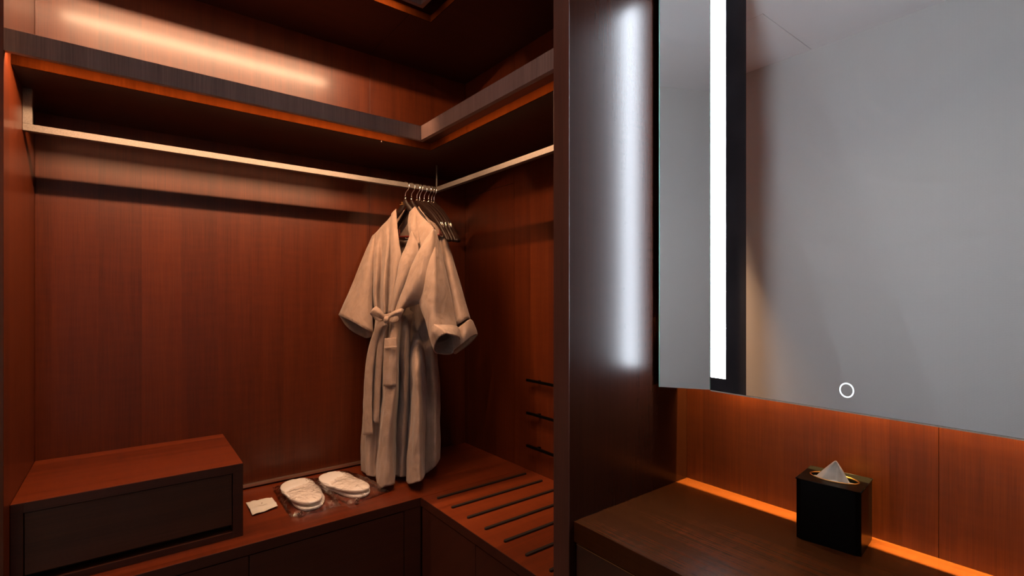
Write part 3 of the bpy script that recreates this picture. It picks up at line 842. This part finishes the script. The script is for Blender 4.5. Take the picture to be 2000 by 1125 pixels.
for k, ((cx, cy), ro, nm) in enumerate(SL):
    a_ = 'beside the paper sachet' if k == 0 else 'beside the robe hem'
    slipper(cx, cy, ZB+.0015, ro, .285, .145, False, 'lower white slipper of the bagged pair '+a_, 'white slippers', 3.3+k)
    slipper(cx+.002, cy+.004, ZB+.0215, ro+.03, .285, .142, True, 'upper white slipper of the bagged pair '+a_, 'white slippers', 8.1+k*2)
    bag(cx+.008, cy-.002, ro, .330, .182, 'crumpled clear plastic bag round the slippers '+a_, 2.7+k*5)

# ------------------------------------------------------------------ paper sachet
t = thing('paper_sachet', 'small white crumpled paper sachet lying beside the drawer box', 'sachet', (.415, 2.105, ZB))
def P2(x, y): r = ray(x, y); k = (ZB+.006-H)/r.z; return CAM+r*k
cs = [P2(480, 981.5), P2(531, 971.5), P2(543, 990), P2(493, 1006)]
bm = bmesh.new(); NU, NV = 26, 18; g = []
for j in range(NV+1):
    row = []
    for i in range(NU+1):
        u, v = i/NU, j/NV
        p = cs[0].lerp(cs[1], u).lerp(cs[3].lerp(cs[2], u), v)
        z = .004+.006*abs(noise.noise(Vector((u*3.2, v*2.4, 1.3))))+.006*max(0, v-.55)*math.sin(u*9)+.010*max(0, u-.8)*v
        row.append(bm.verts.new((p.x, p.y, ZB+.001+z+.004*math.exp(-((v-.62-.1*u)/.08)**2))))
    g.append(row)
for j in range(NV):
    for i in range(NU): bm.faces.new((g[j][i], g[j][i+1], g[j+1][i+1], g[j+1][i]))
o = bm_obj('envelope', bm, M_PAPER, t, True)
md = o.modifiers.new('thickness', 'SOLIDIFY'); md.thickness = .0012; md.offset = 0
# faint printed mark and line
bm = bmesh.new()
def mark(u0, u1, v0, v1):
    q_ = []
    for (u, v) in ((u0, v0), (u1, v0), (u1, v1), (u0, v1)):
        p = cs[0].lerp(cs[1], u).lerp(cs[3].lerp(cs[2], u), v)
        i, j = min(int(round(u*NU)), NU), min(int(round(v*NV)), NV)
        z = .004+.006*abs(noise.noise(Vector((u*3.2, v*2.4, 1.3))))+.004*math.exp(-((v-.62-.1*u)/.08)**2)
        q_.append(bm.verts.new((p.x, p.y, ZB+.0025+z)))
    bm.faces.new(q_)
for k in range(4): mark(.50+.012*k, .513+.012*k, .36-.02*k, .42-.018*k)
for k in range(11): mark(.36+.030*k, .382+.030*k, .52, .545)
bm_obj('printed_line', bm, M_INK, t)

# ------------------------------------------------------------------ vanity counter
va = thing('vanity_counter', 'dark wooden vanity counter with drawers below the lit mirror', 'counter', (1.2, -.2, 0))
TC = .055
box('countertop', (.9492, -1.439, ZC-TC), (XB-.0005, YD0-.0005, ZC), W_TOPV := wood('veneer_counter', (.034, .0078, .0018), (.066, .0160, .0036), (.11, .028, .0068), 'Y', rough=.24, coat=.0, leaf=.3, spec=.25), va, .0012)
box('carcass', (.975, -1.439, 0), (XB-.001, YD0-.001, ZC-TC-.0005), W_DARK, va)
for y0, y1 in ((.55, .946), (.146, .547), (-.26, .143)):
    d = front('drawer_front', (.9535, y0, ZC-TC-.20), (.974, y1, ZC-TC-.006), W_DRAW, va)
    box('metal_edge', (.9525, y0, ZC-TC-.0060), (.9565, y1, ZC-TC-.0045), M_GOLD, d, 0)
    front('drawer_front', (.9535, y0, .10), (.974, y1, ZC-TC-.205), W_DRAW, va)

# ------------------------------------------------------------------ mirror cabinet
XM = 1.383; ZM = H-.2747; ZT = 2.36
mi = thing('lit_mirror', 'large frameless wall mirror with vertical white light bar and angled side wing', 'mirror', (XM, 0, ZM))
box('mirror_glass', (XM, -1.25, ZM), (XM+.004, .7020, ZT), M_MIRROR, mi, .0005)
boxes('black_border', [((XM, .7022, ZM), (XM+.004, .7625, ZT)), ((XM, .7625, ZM), (XM+.004, .8105, ZM+.0385)), ((XM, .8095, ZM+.0385), (XM+.004, .8115, ZT))], M_BORDER, mi, .0003)
box('light_bar', (XM+.0005, .7628, ZM+.0390), (XM+.004, .8092, ZT-.02), M_LAMP, mi, .0003)
box('bottom_edge', (XM-.0003, -1.25, ZM-.0036), (XM+.005, .8105, ZM-.0002), M_LEDGE, mi, .0003)
body = boxes('cabinet_body', [((XM+.0045, -1.24, ZM+.001), (1.4300, .806, ZT-.001))], M_HOUSE, mi, .0008)
# angled wing: glass panel from the cabinet corner to the divider
A = Vector((XM, .8118, 0)); B = Vector((1.3038, .9365, 0)); d_ = (B-A).normalized(); nn = Vector((d_.y, -d_.x, 0))
if nn.x < 0: nn = -nn
def wing(name, s0, s1, o0, o1, m, z0=ZM, z1=ZT):
    p = [A+(B-A)*s0+nn*o0, A+(B-A)*s1+nn*o0, A+(B-A)*s1+nn*o1, A+(B-A)*s0+nn*o1]
    return prism(name, [(v_.x, v_.y) for v_ in p], z0, z1, m, mi, .0003)
wing('wing_glass', .004, .980, 0, .004, M_MIRROR)
wing('wing_edge', .9805, 1.0, -.0002, .0042, M_GEDGE)
wing('wing_edge', -.004, .0035, 0, .0042, M_GEDGE)
box('wing_light_block', (1.312, .9385, ZM+.002), (1.4300, .9425, ZT-.002), M_HOUSE, mi, .0003)  # unseen panel added to stop slot light leaking past the wing
box('body_light_block', (1.396, .8065, ZM+.002), (1.4300, .9380, ZT-.002), M_HOUSE, mi, .0003)  # hidden block added to keep the slot light off the open counter
wing('wing_backing', .01, .97, .0045, .016, M_HOUSE, ZM+.002, ZT-.002)
# lit touch ring
bm = bmesh.new()
ry, rz = .4535, H-.2235
rings = []
for k in range(36):
    a_ = 2*math.pi*k/36; c0, s0 = math.cos(a_), math.sin(a_)
    rings.append([bm.verts.new((XM-x_, ry+c0*r_*.86, rz+s0*r_)) for r_, x_ in ((.0150, .0001), (.0150, .0006), (.0182, .0006), (.0182, .0001))])
for k in range(36):
    a_, b_ = rings[k], rings[(k+1) % 36]
    for q_ in range(4): bm.faces.new((a_[q_], a_[(q_+1) % 4], b_[(q_+1) % 4], b_[q_]))
tr_ = bm_obj('touch_ring', bm, M_RING, mi, False)
tr_['label'] = 'glowing round touch switch'

# ------------------------------------------------------------------ tissue box
t = thing('tissue_box', 'black square tissue box with oval opening on the vanity counter', 'tissue box', (1.402, .482, ZC))
HB = .150
corn = [Vector((1.3240, .5455)), Vector((1.3395, .4105))]
e = (corn[1]-corn[0]); nx = Vector((-e.y, e.x)).normalized()
if nx.x < 0: nx = -nx
corn += [corn[1]+nx*.130, corn[0]+nx*.130]
cen = sum(corn, Vector((0, 0)))/4
tw = (corn[1]-corn[0]).normalized()
# box with an oval hole in the top
bm = bmesh.new()
NSEG = 48; HW, HD = .051, .031
def tp(a_, b_, z): p = cen+tw*a_+nx*b_; return (p.x, p.y, z)
hw = (corn[1]-corn[0]).length/2; hdp = .065
inner = []; innerlow = []; outer = []
for k in range(NSEG):
    a_ = 2*math.pi*(k+.5)/NSEG; c0, s0 = math.cos(a_), math.sin(a_)
    inner.append(bm.verts.new(tp(HW*c0, HD*s0, ZC+HB))); innerlow.append(bm.verts.new(tp(HW*c0, HD*s0, ZC+HB-.01)))
    sc_ = min(hw/abs(c0) if abs(c0) > 1e-6 else 9, hdp/abs(s0) if abs(s0) > 1e-6 else 9)
    outer.append(bm.verts.new(tp(sc_*c0, sc_*s0, ZC+HB)))
lowv = [bm.verts.new((*v_.co.xy, ZC+.0003)) for v_ in outer]
for k in range(NSEG):
    l_ = (k+1) % NSEG
    bm.faces.new((inner[k], inner[l_], outer[l_], outer[k])); bm.faces.new((inner[l_], inner[k], innerlow[k], innerlow[l_]))
    bm.faces.new((outer[k], outer[l_], lowv[l_], lowv[k]))
bm.faces.new(innerlow); bm.faces.new(lowv[::-1])
ob_ = bm_obj('box', bm, M_BLACK, t)
bm = bmesh.new()
for hgt in (ZC+HB,):
    P_ = [Vector(tp(hw*a_, hdp*b_, hgt-.001)) for a_, b_ in ((-1, -1), (1, -1), (1, 1), (-1, 1))]
    for k in range(4): tube(bm, [P_[k], P_[(k+1) % 4]], .0014, 8)
bm_obj('edge_bead', bm, M_BLACK, t, True)
bm = bmesh.new()
tube(bm, [tp((HW+.001)*math.cos(2*math.pi*k/48), (HD+.001)*math.sin(2*math.pi*k/48), ZC+HB+.0008) for k in range(48)], .0017, 8, closed=True)
bm_obj('oval_rim', bm, M_GOLD, t, True)
# tissue: folded peak
ti = thing('tissue', 'white folded tissue sticking out of the black box', 'tissue', tp(0, 0, ZC+HB-.009))
bm = bmesh.new(); NU, NV = 24, 18; g = []
for j in range(NV+1):
    v = j/NV; row = []
    for i in range(NU+1):
        u = -1+2*i/NU
        wv = .040*(1-v)**.9+.001
        z = ZC+HB-.009+(.009+.044)*v
        fold = .010*math.sin(u*4.2+1)*(1-v)+.004*noise.noise(Vector((u*2, v*3, 5)))
        row.append(bm.verts.new(tp(u*wv-.002+.006*v, fold-.010*(1-v)*(1-u*u), z)))
    g.append(row)
for j in range(NV):
    for i in range(NU): bm.faces.new((g[j][i], g[j][i+1], g[j+1][i+1], g[j+1][i]))
# tissue sheet lying in the opening
c0_ = bm.verts.new(tp(0, 0, ZC+HB-.004)); rg = []
for k in range(32):
    a_ = 2*math.pi*k/32
    rg.append(bm.verts.new(tp((HW-.003)*math.cos(a_), (HD-.003)*math.sin(a_), ZC+HB-.008+.003*math.sin(a_*5))))
for k in range(32): bm.faces.new((c0_, rg[k], rg[(k+1) % 32]))
o = bm_obj('sheet', bm, M_TISSUE, ti, True)
md = o.modifiers.new('thickness', 'SOLIDIFY'); md.thickness = .0008

# ------------------------------------------------------------------ unseen fittings added for the fill spots above
for (x, y, lab) in ((.60, 1.15, 'nearest the wardrobe'), (.45, .55, 'over the middle of the passage'), (.95, .25, 'over the vanity counter'), (.30, -1.05, 'at the far end of the room ceiling')):
    t = thing('fill_downlight', 'unseen round ceiling spot added as room fill, '+lab, 'fill_downlight', (x, y, ZCR))
    bm = bmesh.new(); rr = []
    for k in range(28):
        a_ = 2*math.pi*k/28
        rr.append([bm.verts.new((x+math.cos(a_)*r_, y+math.sin(a_)*r_, z_)) for r_, z_ in ((.050, ZCR-.0005), (.050, ZCR-.004), (.040, ZCR-.005), (.038, ZCR-.0005))])
    for k in range(28):
        a_, b_ = rr[k], rr[(k+1) % 28]
        for q_ in range(4): bm.faces.new((a_[q_], a_[(q_+1) % 4], b_[(q_+1) % 4], b_[q_]))
    bm_obj('trim_ring', bm, M_STEEL, t)
